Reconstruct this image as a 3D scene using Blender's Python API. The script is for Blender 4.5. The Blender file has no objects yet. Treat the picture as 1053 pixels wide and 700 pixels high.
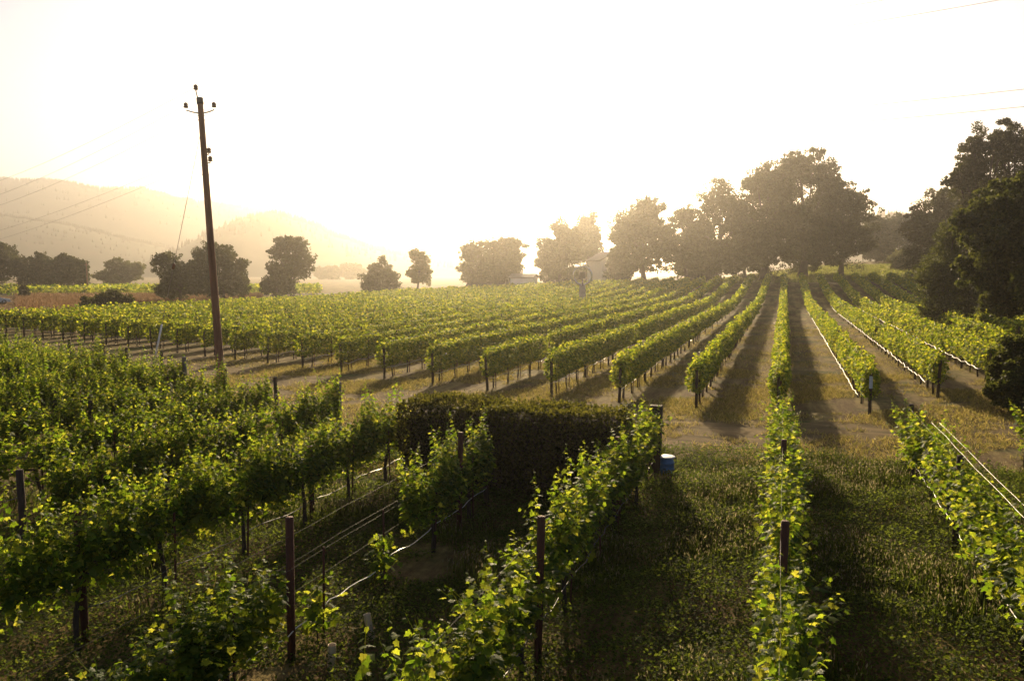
import bpy, bmesh, math, random
import numpy as np
from mathutils import Vector, Matrix

# ------------------------------------------------------------------ camera, sky, sun, exposure
scn = bpy.context.scene
COL = scn.collection
H, F, W0, H0 = 4.8, 803.0, 1053.0, 700.0
VPX, HORY = 806.0, 280.0
YAW = math.atan((VPX - W0 / 2) / F)
PITCH = math.atan((HORY - H0 / 2) / F)          # negative: looks a little down
cam_d = bpy.data.cameras.new('camera')
cam_d.sensor_width = 36.0
cam_d.lens = F / W0 * 36.0
cam_d.clip_start, cam_d.clip_end = 0.1, 6000
cam = bpy.data.objects.new('camera', cam_d)
COL.objects.link(cam)
cam.location = (0, 0, H)
cam.rotation_euler = (math.pi / 2 + PITCH, 0, YAW)
scn.camera = cam
RM = np.array(cam.rotation_euler.to_matrix())


def ray(px, py):
    return RM @ np.array([(px - W0 / 2) / F, -(py - H0 / 2) / F, -1.0])


def at(px, py, zc):
    """the place zc metres deep that the photograph shows at a pixel"""
    return np.array([0, 0, H]) + ray(px, py) * zc


def on_ground(px, py, z=0.0):
    r = ray(px, py)
    return np.array([0, 0, H]) + r * ((z - H) / r[2])


SUN_DIR = ray(548, 20)
SUN_DIR = SUN_DIR / np.linalg.norm(SUN_DIR)
SUN_EL = math.asin(SUN_DIR[2])
SUN_AZ = math.atan2(SUN_DIR[0], SUN_DIR[1])     # clockwise from +Y
world = bpy.data.worlds.new('World')
scn.world = world
world.use_nodes = True
nt = world.node_tree
nt.nodes.clear()
sky = nt.nodes.new('ShaderNodeTexSky')
sky.sky_type = 'NISHITA'
sky.sun_disc = False
sky.sun_elevation = SUN_EL
sky.sun_rotation = SUN_AZ
sky.dust_density = 1.2
sky.air_density = 1.0
sky.ozone_density = 1.0
tint = nt.nodes.new('ShaderNodeMix')
tint.data_type = 'RGBA'
tint.blend_type = 'MULTIPLY'
tint.inputs['Factor'].default_value = 1.0
tint.inputs['B'].default_value = (1.0, 0.93, 0.95, 1)
bg = nt.nodes.new('ShaderNodeBackground')
bg.inputs['Strength'].default_value = 0.065
wo = nt.nodes.new('ShaderNodeOutputWorld')
nt.links.new(sky.outputs[0], tint.inputs['A'])
nt.links.new(tint.outputs['Result'], bg.inputs[0])
nt.links.new(bg.outputs[0], wo.inputs[0])
sun_d = bpy.data.lights.new('sun', 'SUN')
sun_d.energy = 5.0
sun_d.angle = math.radians(0.5)
sun_d.color = (1.0, 0.79, 0.49)
sun = bpy.data.objects.new('sun', sun_d)
COL.objects.link(sun)
sun.rotation_euler = Vector(-SUN_DIR).to_track_quat('-Z', 'Y').to_euler()
vs = scn.view_settings
vs.view_transform = 'Standard'
vs.look = 'None'
vs.gamma = 1.0
vs.use_curve_mapping = False
vs.exposure = 0.95
HAZE_DENSITY = 0.0005
HAZE_G = 0.88
scn.render.engine = 'CYCLES'
scn.cycles.max_bounces = 6
scn.cycles.diffuse_bounces = 2
scn.cycles.glossy_bounces = 1
scn.cycles.transmission_bounces = 3
scn.cycles.volume_bounces = 1
scn.cycles.transparent_max_bounces = 4
scn.cycles.use_denoising = True

rng = np.random.default_rng(11)
random.seed(5)


# ------------------------------------------------------------------ materials
def new_mat(name):
    m = bpy.data.materials.new(name)
    m.use_nodes = True
    n = m.node_tree
    n.nodes.clear()
    return m, n, n.nodes.new('ShaderNodeOutputMaterial')


def ramp(n, cols):
    r = n.nodes.new('ShaderNodeValToRGB')
    e = r.color_ramp.elements
    for i, (p, c) in enumerate(cols):
        el = e[i] if i < 2 else e.new(p)
        el.position = p
        el.color = (*c, 1)
    return r


def leaf_mat(name, greens, trans, mix=0.45, rough=0.6, spec=0.18):
    m, n, out = new_mat(name)
    g = n.nodes.new('ShaderNodeNewGeometry')
    a = ramp(n, [(0.0, greens[0]), (1.0, greens[-1])] + [(k / (len(greens) - 1), c) for k, c in enumerate(greens) if 0 < k < len(greens) - 1])
    b = ramp(n, [(0.0, trans[0]), (1.0, trans[-1])] + [(k / (len(trans) - 1), c) for k, c in enumerate(trans) if 0 < k < len(trans) - 1])
    p = n.nodes.new('ShaderNodeBsdfPrincipled')
    p.inputs['Roughness'].default_value = rough
    p.inputs['Specular IOR Level'].default_value = spec
    t = n.nodes.new('ShaderNodeBsdfTranslucent')
    mx = n.nodes.new('ShaderNodeMixShader')
    mx.inputs[0].default_value = mix
    n.links.new(g.outputs['Random Per Island'], a.inputs[0])
    n.links.new(g.outputs['Random Per Island'], b.inputs[0])
    n.links.new(a.outputs[0], p.inputs['Base Color'])
    n.links.new(b.outputs[0], t.inputs['Color'])
    n.links.new(p.outputs[0], mx.inputs[1])
    n.links.new(t.outputs[0], mx.inputs[2])
    n.links.new(mx.outputs[0], out.inputs[0])
    return m


def noisy(name, cols, scale=4.0, rough=0.85, bump=0.3, detail=8.0, coord='Object', stretch=(1, 1, 1), spec=0.3, metal=0.0, bscale=None):
    m, n, out = new_mat(name)
    tc = n.nodes.new('ShaderNodeTexCoord')
    mp = n.nodes.new('ShaderNodeMapping')
    mp.inputs['Scale'].default_value = stretch
    no = n.nodes.new('ShaderNodeTexNoise')
    no.inputs['Scale'].default_value = scale
    no.inputs['Detail'].default_value = detail
    no.inputs['Roughness'].default_value = 0.65
    k = len(cols)
    r = ramp(n, [(0.3, cols[0]), (0.7, cols[-1])] + [(0.3 + 0.4 * i / (k - 1), c) for i, c in enumerate(cols) if 0 < i < k - 1])
    p = n.nodes.new('ShaderNodeBsdfPrincipled')
    p.inputs['Roughness'].default_value = rough
    p.inputs['Specular IOR Level'].default_value = spec
    p.inputs['Metallic'].default_value = metal
    n.links.new(tc.outputs[coord], mp.inputs[0])
    n.links.new(mp.outputs[0], no.inputs['Vector'])
    n.links.new(no.outputs[0], r.inputs[0])
    n.links.new(r.outputs[0], p.inputs['Base Color'])
    if bump:
        b = n.nodes.new('ShaderNodeBump')
        b.inputs['Strength'].default_value = bump
        b.inputs['Distance'].default_value = 0.05
        n2 = n.nodes.new('ShaderNodeTexNoise')
        n2.inputs['Scale'].default_value = bscale or scale * 3
        n2.inputs['Detail'].default_value = 6
        n.links.new(mp.outputs[0], n2.inputs['Vector'])
        n.links.new(n2.outputs[0], b.inputs['Height'])
        n.links.new(b.outputs[0], p.inputs['Normal'])
    n.links.new(p.outputs[0], out.inputs[0])
    return m


def ground_mat():
    m, n, out = new_mat('vineyard_soil')
    tc = n.nodes.new('ShaderNodeTexCoord')

    def noise(scale, detail, stretch=None):
        no = n.nodes.new('ShaderNodeTexNoise')
        no.inputs['Scale'].default_value = scale
        no.inputs['Detail'].default_value = detail
        no.inputs['Roughness'].default_value = 0.7
        if stretch:
            mp = n.nodes.new('ShaderNodeMapping')
            mp.inputs['Scale'].default_value = stretch
            n.links.new(tc.outputs['Object'], mp.inputs[0])
            n.links.new(mp.outputs[0], no.inputs['Vector'])
        else:
            n.links.new(tc.outputs['Object'], no.inputs['Vector'])
        return no
    n1 = noise(0.35, 10)
    n2 = noise(5.0, 10)
    n3 = noise(1.1, 6, (1.0, 0.12, 1.0))           # streaks along the rows: wheel and mower tracks
    soil = ramp(n, [(0.3, (0.062, 0.036, 0.014)), (0.7, (0.145, 0.088, 0.034))])
    straw = ramp(n, [(0.3, (0.15, 0.11, 0.034)), (0.7, (0.30, 0.22, 0.08))])
    green = ramp(n, [(0.3, (0.035, 0.042, 0.008)), (0.7, (0.10, 0.10, 0.022))])
    for r in (soil, straw, green):
        n.links.new(n2.outputs[0], r.inputs[0])
    m1 = n.nodes.new('ShaderNodeMix'); m1.data_type = 'RGBA'
    m2 = n.nodes.new('ShaderNodeMix'); m2.data_type = 'RGBA'
    f1 = ramp(n, [(0.42, (0, 0, 0)), (0.6, (1, 1, 1))])
    f2 = ramp(n, [(0.50, (0, 0, 0)), (0.62, (1, 1, 1))])
    n.links.new(n3.outputs[0], f1.inputs[0])
    n.links.new(n1.outputs[0], f2.inputs[0])
    n.links.new(f1.outputs[0], m1.inputs['Factor'])
    n.links.new(soil.outputs[0], m1.inputs['A'])
    n.links.new(straw.outputs[0], m1.inputs['B'])
    n.links.new(f2.outputs[0], m2.inputs['Factor'])
    n.links.new(m1.outputs['Result'], m2.inputs['A'])
    n.links.new(green.outputs[0], m2.inputs['B'])
    p = n.nodes.new('ShaderNodeBsdfPrincipled')
    p.inputs['Roughness'].default_value = 0.95
    p.inputs['Specular IOR Level'].default_value = 0.1
    n.links.new(m2.outputs['Result'], p.inputs['Base Color'])
    b = n.nodes.new('ShaderNodeBump')
    b.inputs['Strength'].default_value = 0.9
    b.inputs['Distance'].default_value = 0.06
    n4 = noise(9.0, 8)
    n.links.new(n4.outputs[0], b.inputs['Height'])
    n.links.new(b.outputs[0], p.inputs['Normal'])
    n.links.new(p.outputs[0], out.inputs[0])
    return m


M = {}
M['ground'] = ground_mat()
M['track'] = noisy('dry_track_earth', [(0.062, 0.044, 0.016), (0.135, 0.09, 0.034), (0.235, 0.16, 0.065)], 1.4, 0.95, 1.0, bscale=7, stretch=(0.3, 1.6, 1), spec=0.1)
M['road'] = noisy('gravel_road', [(0.15, 0.13, 0.11), (0.24, 0.21, 0.17)], 3.0, 0.95, 0.5, spec=0.1)
M['hill'] = noisy('wooded_hillside', [(0.03, 0.042, 0.022), (0.06, 0.075, 0.035), (0.10, 0.10, 0.05)], 0.02, 0.95, 0.0, spec=0.05)
M['vine'] = leaf_mat('vine_leaf', [(0.018, 0.045, 0.006), (0.030, 0.066, 0.008), (0.050, 0.088, 0.011)],
                     [(0.14, 0.25, 0.010), (0.27, 0.39, 0.018), (0.43, 0.51, 0.03), (0.64, 0.61, 0.06)], 0.6)
M['vine_far'] = leaf_mat('far_vine_leaf', [(0.024, 0.056, 0.007), (0.040, 0.076, 0.010), (0.06, 0.095, 0.013)],
                         [(0.08, 0.15, 0.004), (0.36, 0.44, 0.016), (0.70, 0.65, 0.05)], 0.58)
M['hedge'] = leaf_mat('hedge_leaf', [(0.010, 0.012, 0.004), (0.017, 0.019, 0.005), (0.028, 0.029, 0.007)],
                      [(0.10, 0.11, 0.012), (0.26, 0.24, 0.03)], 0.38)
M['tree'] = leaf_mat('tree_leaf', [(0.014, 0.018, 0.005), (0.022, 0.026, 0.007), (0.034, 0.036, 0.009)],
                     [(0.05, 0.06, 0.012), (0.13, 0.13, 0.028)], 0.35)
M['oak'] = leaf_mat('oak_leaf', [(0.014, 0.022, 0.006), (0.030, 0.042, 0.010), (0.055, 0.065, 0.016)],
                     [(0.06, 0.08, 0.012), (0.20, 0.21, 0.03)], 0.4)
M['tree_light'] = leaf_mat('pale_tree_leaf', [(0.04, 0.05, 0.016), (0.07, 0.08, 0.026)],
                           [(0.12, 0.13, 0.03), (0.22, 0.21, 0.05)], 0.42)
M['weed'] = leaf_mat('weed_leaf', [(0.014, 0.028, 0.004), (0.026, 0.045, 0.007), (0.044, 0.064, 0.010)],
                     [(0.10, 0.15, 0.015), (0.30, 0.36, 0.04)], 0.45, 0.7, 0.06)
M['seed'] = leaf_mat('seed_head', [(0.05, 0.05, 0.02), (0.11, 0.095, 0.045)], [(0.16, 0.15, 0.06), (0.42, 0.36, 0.20)], 0.5)
M['straw'] = leaf_mat('dry_blade', [(0.05, 0.055, 0.013), (0.14, 0.11, 0.03), (0.20, 0.15, 0.045)], [(0.20, 0.20, 0.03), (0.42, 0.34, 0.08), (0.55, 0.42, 0.14)], 0.5)
M['meadow'] = leaf_mat('meadow_blade', [(0.04, 0.055, 0.012), (0.08, 0.09, 0.02)], [(0.16, 0.19, 0.03), (0.34, 0.34, 0.06)], 0.5)
M['russet'] = leaf_mat('russet_blade', [(0.09, 0.05, 0.025), (0.15, 0.085, 0.045)], [(0.16, 0.09, 0.04), (0.30, 0.18, 0.09)], 0.4)
M['bark'] = noisy('vine_bark', [(0.030, 0.020, 0.014), (0.075, 0.052, 0.036)], 12, 0.95, 0.8, stretch=(1, 1, 0.25))
M['trunk'] = noisy('tree_bark', [(0.03, 0.023, 0.017), (0.08, 0.06, 0.045)], 3, 0.95, 0.7, stretch=(1, 1, 0.3))
M['redpost'] = noisy('rust_red_post', [(0.050, 0.016, 0.010), (0.11, 0.036, 0.020)], 9, 0.8, 0.4, stretch=(1, 1, 0.2))
M['darkpost'] = noisy('dark_timber', [(0.035, 0.022, 0.015), (0.08, 0.05, 0.035)], 9, 0.9, 0.5, stretch=(1, 1, 0.2))
M['greypost'] = noisy('weathered_timber', [(0.10, 0.085, 0.07), (0.20, 0.17, 0.14)], 9, 0.9, 0.5, stretch=(1, 1, 0.2))
M['pole'] = noisy('creosote_pole', [(0.09, 0.036, 0.018), (0.19, 0.08, 0.042), (0.27, 0.12, 0.065)], 6, 0.85, 0.5, stretch=(1, 1, 0.12))
M['wire'] = noisy('galvanised_wire', [(0.05, 0.045, 0.04), (0.10, 0.09, 0.08)], 20, 0.5, 0.0, metal=0.5)
M['cable'] = noisy('overhead_cable', [(0.12, 0.11, 0.10), (0.2, 0.18, 0.16)], 20, 0.6, 0.0)
M['hose'] = noisy('pale_drip_hose', [(0.55, 0.50, 0.44), (0.7, 0.65, 0.58)], 20, 0.3, 0.0, spec=0.6)
M['blackhose'] = noisy('black_drip_hose', [(0.02, 0.02, 0.02), (0.04, 0.04, 0.04)], 20, 0.35, 0.0, spec=0.5)
M['porcelain'] = noisy('brown_porcelain', [(0.07, 0.035, 0.02), (0.12, 0.06, 0.03)], 20, 0.25, 0.0, spec=0.6)
M['iron'] = noisy('dull_iron', [(0.05, 0.045, 0.04), (0.10, 0.09, 0.08)], 14, 0.55, 0.1, metal=0.6)
M['steel'] = noisy('bright_steel', [(0.45, 0.44, 0.42), (0.6, 0.58, 0.55)], 8, 0.18, 0.0, metal=1.0)
M['bluedrum'] = noisy('blue_plastic', [(0.030, 0.13, 0.30), (0.05, 0.19, 0.40)], 6, 0.4, 0.1, spec=0.5)
M['white'] = noisy('white_paint', [(0.62, 0.60, 0.57), (0.78, 0.77, 0.74)], 2, 0.6, 0.1)
M['roofing'] = noisy('shingle_roof', [(0.13, 0.12, 0.11), (0.22, 0.20, 0.18)], 3, 0.9, 0.3)
M['glass'] = noisy('window_glass', [(0.03, 0.04, 0.05), (0.06, 0.07, 0.08)], 1, 0.08, 0.0, spec=0.8)
M['stone'] = noisy('grey_stone', [(0.20, 0.18, 0.17), (0.34, 0.31, 0.29)], 2, 0.85, 0.4)
M['carpaint'] = noisy('silver_car_paint', [(0.50, 0.51, 0.53), (0.58, 0.59, 0.61)], 1, 0.25, 0.0, spec=0.7)
M['rubber'] = noisy('tyre_rubber', [(0.015, 0.015, 0.015), (0.03, 0.03, 0.03)], 9, 0.8, 0.2)
M['sleeve'] = noisy('beige_sleeve', [(0.50, 0.37, 0.22), (0.66, 0.50, 0.32)], 9, 0.7, 0.1)
M['tag'] = noisy('pale_tag', [(0.42, 0.47, 0.52), (0.55, 0.60, 0.64)], 9, 0.5, 0.0)
M['lens'] = noisy('lamp_lens', [(0.5, 0.5, 0.48), (0.7, 0.7, 0.68)], 9, 0.1, 0.0, spec=0.8)


# ------------------------------------------------------------------ object helpers
def tag(o, label=None, cat=None, group=None, kind=None):
    for k, v in (('label', label), ('category', cat), ('group', group), ('kind', kind)):
        if v:
            o[k] = v
    return o


def link(name, mesh, parent=None, loc=None):
    o = bpy.data.objects.new(name, mesh)
    COL.objects.link(o)
    if parent is not None:
        o.parent = parent
    if loc is not None:
        o.location = loc
    return o


def empty(name, loc=(0, 0, 0), rz=0.0):
    o = bpy.data.objects.new(name, None)
    COL.objects.link(o)
    o.location = loc
    o.rotation_euler = (0, 0, rz)
    o.empty_display_size = 0.3
    return o


def raw_mesh(name, verts, loops, starts, totals, mat, smooth=False):
    me = bpy.data.meshes.new(name)
    verts = np.asarray(verts, dtype=np.float32)
    me.vertices.add(len(verts))
    me.vertices.foreach_set('co', verts.ravel())
    me.loops.add(len(loops))
    me.loops.foreach_set('vertex_index', np.asarray(loops, dtype=np.int32))
    me.polygons.add(len(starts))
    me.polygons.foreach_set('loop_start', np.asarray(starts, dtype=np.int32))
    me.polygons.foreach_set('loop_total', np.asarray(totals, dtype=np.int32))
    if smooth:
        me.polygons.foreach_set('use_smooth', np.ones(len(starts), dtype=bool))
    me.materials.append(mat)
    me.update(calc_edges=True)
    return me


LOBED = np.array([(0, 0, 0), (-0.12, .20, -.04), (-.02, .46, -.10), (.24, .34, -.05), (.46, .52, -.13), (.62, .24, -.05), (1.0, 0, -.10),
                  (.62, -.24, -.05), (.46, -.52, -.13), (.24, -.34, -.05), (-.02, -.46, -.10), (-0.12, -.20, -.04)])
LOBED_F = [(0, 1, 2, 3, 4, 5, 6), (0, 6, 7, 8, 9, 10, 11)]
KITE = np.array([(0, 0, 0), (.45, .46, -.12), (1, 0, -.06), (.45, -.46, -.12)])
KITE_F = [(0, 1, 2), (0, 2, 3)]
BLADE = np.array([(0, -.5, 0), (0, .5, 0), (.55, .32, .03), (1, 0, .14), (.55, -.32, .03)])
BLADE_F = [(0, 1, 2, 3, 4)]


def leaf_arrays(pos, tip, nor, size, width=1.0, tmpl=KITE, faces=KITE_F):
    """one leaf at each pos, pointing along tip, its face towards nor"""
    N = len(pos)
    tip = tip / np.maximum(np.linalg.norm(tip, axis=1, keepdims=True), 1e-6)
    side = np.cross(nor, tip)
    side = side / np.maximum(np.linalg.norm(side, axis=1, keepdims=True), 1e-6)
    up = np.cross(tip, side)
    size = np.broadcast_to(size, (N,))[:, None, None]
    width = np.broadcast_to(width, (N,))[:, None, None]
    v = pos[:, None, :] + size * (tmpl[None, :, 0:1] * tip[:, None, :] + width * tmpl[None, :, 1:2] * side[:, None, :] + tmpl[None, :, 2:3] * up[:, None, :])
    k = len(tmpl)
    v = v.reshape(-1, 3)
    fl = np.concatenate([np.array(f) for f in faces])
    ft = np.array([len(f) for f in faces])
    loops = (np.arange(N)[:, None] * k + fl[None, :]).ravel()
    totals = np.tile(ft, N)
    return v, loops, totals


def merge_arrays(parts):
    V, L, T, o = [], [], [], 0
    for v, l, t in parts:
        V.append(v)
        L.append(np.asarray(l) + o)
        T.append(t)
        o += len(v)
    V, L, T = np.concatenate(V), np.concatenate(L), np.concatenate(T)
    return V, L, np.concatenate([[0], np.cumsum(T)[:-1]]), T


def leaves_mesh(name, mat, parts):
    V, L, S, T = merge_arrays(parts)
    return raw_mesh(name, V, L, S, T, mat)


def rand_dirs(n, r=rng):
    v = r.normal(size=(n, 3))
    return v / np.linalg.norm(v, axis=1, keepdims=True)


def tube_arrays(pts, radii, seg=6, cap=True):
    pts = np.asarray(pts, float)
    n = len(pts)
    radii = np.broadcast_to(np.asarray(radii, float), (n,))
    d = np.gradient(pts, axis=0)
    d /= np.maximum(np.linalg.norm(d, axis=1, keepdims=True), 1e-9)
    ref = np.array([0, 0, 1.0]) if abs(d[0][2]) < 0.9 else np.array([1.0, 0, 0])
    a = np.cross(d, ref)
    a /= np.linalg.norm(a, axis=1, keepdims=True)
    b = np.cross(d, a)
    th = np.linspace(0, 2 * math.pi, seg, endpoint=False)
    ring = a[:, None, :] * np.cos(th)[None, :, None] + b[:, None, :] * np.sin(th)[None, :, None]
    v = (pts[:, None, :] + ring * radii[:, None, None]).reshape(-1, 3)
    loops, tot = [], []
    for i in range(n - 1):
        for j in range(seg):
            k = (j + 1) % seg
            loops += [i * seg + j, i * seg + k, (i + 1) * seg + k, (i + 1) * seg + j]
            tot.append(4)
    if cap:
        loops += list(range(seg))[::-1] + list(range((n - 1) * seg, n * seg))
        tot += [seg, seg]
    return v, np.array(loops), np.array(tot)


def tubes(name, mat, lst, seg=6, smooth=True):
    V, L, S, T = merge_arrays([tube_arrays(p, r, seg) for p, r in lst])
    return raw_mesh(name, V, L, S, T, mat, smooth)


def bm_mesh(name, bm, mat, smooth=False, bevel=0.0):
    if bevel:
        bmesh.ops.bevel(bm, geom=bm.edges[:], offset=bevel, segments=2, affect='EDGES', profile=0.6)
    me = bpy.data.meshes.new(name)
    bm.to_mesh(me)
    bm.free()
    if smooth:
        me.polygons.foreach_set('use_smooth', np.ones(len(me.polygons), dtype=bool))
    me.materials.append(mat)
    return me


def box_bm(sx, sy, sz, c=(0, 0, 0), bm=None):
    bm = bm or bmesh.new()
    bmesh.ops.create_cube(bm, size=1, matrix=Matrix.Translation(c) @ Matrix.Diagonal((sx, sy, sz, 1)))
    return bm


def lathe(name, mat, prof, seg=20):
    bm = bmesh.new()
    rings = []
    for r, z in prof:
        rings.append([bm.verts.new((r * math.cos(2 * math.pi * i / seg), r * math.sin(2 * math.pi * i / seg), z)) for i in range(seg)])
    for a, b in zip(rings, rings[1:]):
        for i in range(seg):
            bm.faces.new((a[i], a[(i + 1) % seg], b[(i + 1) % seg], b[i]))
    bm.faces.new(rings[0][::-1])
    bm.faces.new(rings[-1])
    return bm_mesh(name, bm, mat, True)


def prism(name, mat, outline, depth, bevel=0.0, axis='y'):
    """outline in the x-z plane, extruded along y, centred"""
    bm = bmesh.new()
    a = [bm.verts.new((x, -depth / 2, z)) for x, z in outline]
    b = [bm.verts.new((x, depth / 2, z)) for x, z in outline]
    bm.faces.new(a)
    bm.faces.new(b[::-1])
    n = len(a)
    for i in range(n):
        bm.faces.new((a[(i + 1) % n], a[i], b[i], b[(i + 1) % n]))
    bmesh.ops.recalc_face_normals(bm, faces=bm.faces[:])
    return bm_mesh(name, bm, mat, False, bevel)


def snoise(x, y, z=0.0, s=1.0, seed=0.0):
    """cheap smooth noise, about -1..1"""
    x, y, z = x * s + seed * 1.7, y * s - seed * 2.3, z * s + seed
    return (np.sin(x * 1.3 + 1.9 * np.sin(y * .9 + z * .7)) + np.sin(y * 1.7 + 1.3 * np.sin(z * 1.1 + x * .8)) + np.sin(z * 1.5 + 1.6 * np.sin(x * 1.2 - y * .6))) / 3


def smooth01(a, b, x):
    t = np.clip((x - a) / (b - a), 0, 1)
    return t * t * (3 - 2 * t)


# ------------------------------------------------------------------ terrain
def gz(X, Y):
    X, Y = np.asarray(X, float), np.asarray(Y, float)
    A = np.interp(X, [-160, -90, -62, -40, -12, 0, 25], [0.0, 0.2, 0.7, 1.5, 2.6, 3.0, 3.3])
    z = A * smooth01(88, 158, Y)
    z = z + np.interp(X, [-18, 10], [0, 1]) * np.clip((Y - 150) * 0.05, 0, 4.5) * smooth01(150, 170, Y)
    return z


def gz1(x, y):
    return float(gz(x, y))


def sym(a):
    return np.array(sorted(set(list(a) + [-v for v in a])))


xs = np.unique(np.concatenate([sym(np.round(np.geomspace(60, 3300, 28), 1)), np.arange(-60, 61, 3.0)]))
ys = np.unique(np.concatenate([[-3300, -900, -300, -120, -60, -30, -15], np.arange(0, 240, 3.0), np.geomspace(240, 3300, 28)]))
GX, GY = np.meshgrid(xs, ys)
V = np.stack([GX, GY, gz(GX, GY)], -1).reshape(-1, 3)
nx, ny = len(xs), len(ys)
q = (np.arange(ny - 1)[:, None] * nx + np.arange(nx - 1)[None, :]).ravel()
L = np.stack([q, q + 1, q + nx + 1, q + nx], -1).ravel()
tag(link('ground', raw_mesh('ground', V, L, np.arange(len(q)) * 4, np.full(len(q), 4), M['ground'], True)), kind='structure')


def strip(name, left, right, mat, dz):
    """a sheet between two polylines of (x, y), laid just over the ground"""
    V = []
    for a, b in zip(left, right):
        for t in np.linspace(0, 1, 5):
            x, y = a[0] + (b[0] - a[0]) * t, a[1] + (b[1] - a[1]) * t
            V.append((x, y, gz1(x, y) + dz))
    n = len(left)
    q = [(i * 5 + j) for i in range(n - 1) for j in range(4)]
    L = np.array([(k, k + 1, k + 6, k + 5) for k in q]).ravel()
    return tag(link(name, raw_mesh(name, V, L, np.arange(len(q)) * 4, np.full(len(q), 4), mat, True)), kind='structure')


# near ends of the far block, read off the ground line of the photograph
edge = np.array([on_ground(*p)[:2] for p in [(0, 344), (100, 354), (207, 367), (281, 376), (352, 385), (425, 394), (525, 405), (576, 408), (648, 416),
                                              (720, 421), (803, 432), (895, 428), (966, 410), (1017, 398)]])
edge = edge[np.argsort(edge[:, 0])]
ex = np.concatenate([[-90], edge[:, 0], [30]])
ey = np.concatenate([[edge[0, 1] + 10], edge[:, 1], [110]])


def far_start(x):
    return float(np.interp(x, ex, ey))


S = 2.84
NEAR_END = {2: 22.0, 1: 20.3, 0: 20.6, -1: 18.3, -2: 14.6, -3: 16.5, -4: 18.2, -5: 19.4, -6: 20.6, -7: 22.0, -8: 23.8, -9: 25.0, -10: 26.5, -11: 27.3, -12: 28.0, -13: 28.6, -14: 29.2, -15: 30}
tx = np.array([-75, -55, -40, -30, -22, -15, -10, -5, 0, 4, 7])
near_y = np.interp(tx, [k * S for k in sorted(NEAR_END)], [NEAR_END[k] for k in sorted(NEAR_END)])
far_y = np.array([far_start(x) for x in tx])
strip('dirt_track', [(x, b + (a - b) * .30) for x, a, b in zip(tx, far_y, near_y)], [(x, b + (a - b) * .86) for x, a, b in zip(tx, far_y, near_y)], M['track'], 0.006)
ra, rb = on_ground(-120, 313), on_ground(150, 307)
rd = (rb - ra)[:2] / np.linalg.norm((rb - ra)[:2])
rn = np.array([-rd[1], rd[0]])
mid = [ra[:2] + rd * t for t in np.linspace(-60, 90, 16)]
strip('gravel_road', [m + rn * 1.9 for m in mid], [m - rn * 1.9 for m in mid], M['road'], 0.02)


def hill(name, pts, zc, depth, seed, trees=0, th=(4, 8)):
    """a real rise of ground whose skyline runs through pts"""
    px = np.array([p[0] for p in pts], float)
    py = np.array([p[1] for p in pts], float)
    us = np.linspace(px[0], px[-1], 150)
    vs_ = np.linspace(-1, 1, 25)
    fwd = np.array([-math.sin(YAW), math.cos(YAW)])
    V = []
    crest = []
    for i, u in enumerate(us):
        c = at(u, np.interp(u, px, py), zc)
        h = max(c[2] * (1 + 0.025 * float(snoise(i * .35, seed)) + 0.012 * float(snoise(i * 1.3, seed + 2))), 0.5)
        crest.append((c[0], c[1], h))
        for v in vs_:
            off = 0.16 * depth * float(snoise(i * .12, v * 2, seed=seed))
            k = math.cos(v * math.pi / 2) ** 1.3
            p = c[:2] + fwd * (v * depth + off * k)
            V.append((p[0], p[1], h * k * (1 + 0.10 * float(snoise(i * .3, v * 5, seed=seed)) * abs(v)) - 0.3))
    n, m = len(us), len(vs_)
    q = (np.arange(n - 1)[:, None] * m + np.arange(m - 1)[None, :]).ravel()
    L = np.stack([q, q + m, q + m + 1, q + 1], -1).ravel()
    tag(link(name, raw_mesh(name, V, L, np.arange(len(q)) * 4, np.full(len(q), 4), M['hill'], True)), kind='structure')
    if trees:
        V = np.array(V).reshape(n, m, 3)
        parts = []
        for _ in range(trees):
            i = rng.integers(0, n - 1)
            t = rng.random()
            j = rng.integers(6, 13) if rng.random() < .22 else 12
            p = V[i, j] * (1 - t) + V[i + 1, j] * t
            h = rng.uniform(*th)
            a0 = rng.uniform(0, 6)
            lst = [(p + np.array([0, 0, -1.0]), h * .22), (p + np.array([0, 0, h * .45]), h * .16), (p + np.array([0, 0, h]), .05)]
            parts.append(tube_arrays([a for a, _ in lst], [b for _, b in lst], 5))
        o = link('hillside_forest', leaves_mesh('hillside_forest', M['tree'], parts))
        tag(o, kind='stuff')


hill('hills', [(-260, 178), (-120, 180), (0, 185), (45, 187), (100, 195), (150, 198), (200, 208), (240, 214), (275, 217), (330, 224), (390, 238), (450, 254), (540, 264), (640, 272)], 1600, 340, 1.0, 4000, (4, 11))
hill('hills', [(150, 275), (190, 262), (225, 240), (255, 225), (285, 220), (310, 227), (345, 243), (390, 258), (450, 268), (520, 276)], 950, 180, 3.0, 1500, (3, 8))
hill('hills', [(-260, 212), (-100, 216), (0, 222), (60, 230), (120, 243), (180, 258), (260, 268), (360, 276)], 1150, 220, 5.0, 2500, (3, 6))
hill('hills', [(760, 262), (830, 235), (880, 226), (905, 222), (935, 226), (980, 222), (1060, 215), (1200, 220)], 900, 180, 7.0, 900, (3, 7))


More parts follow.
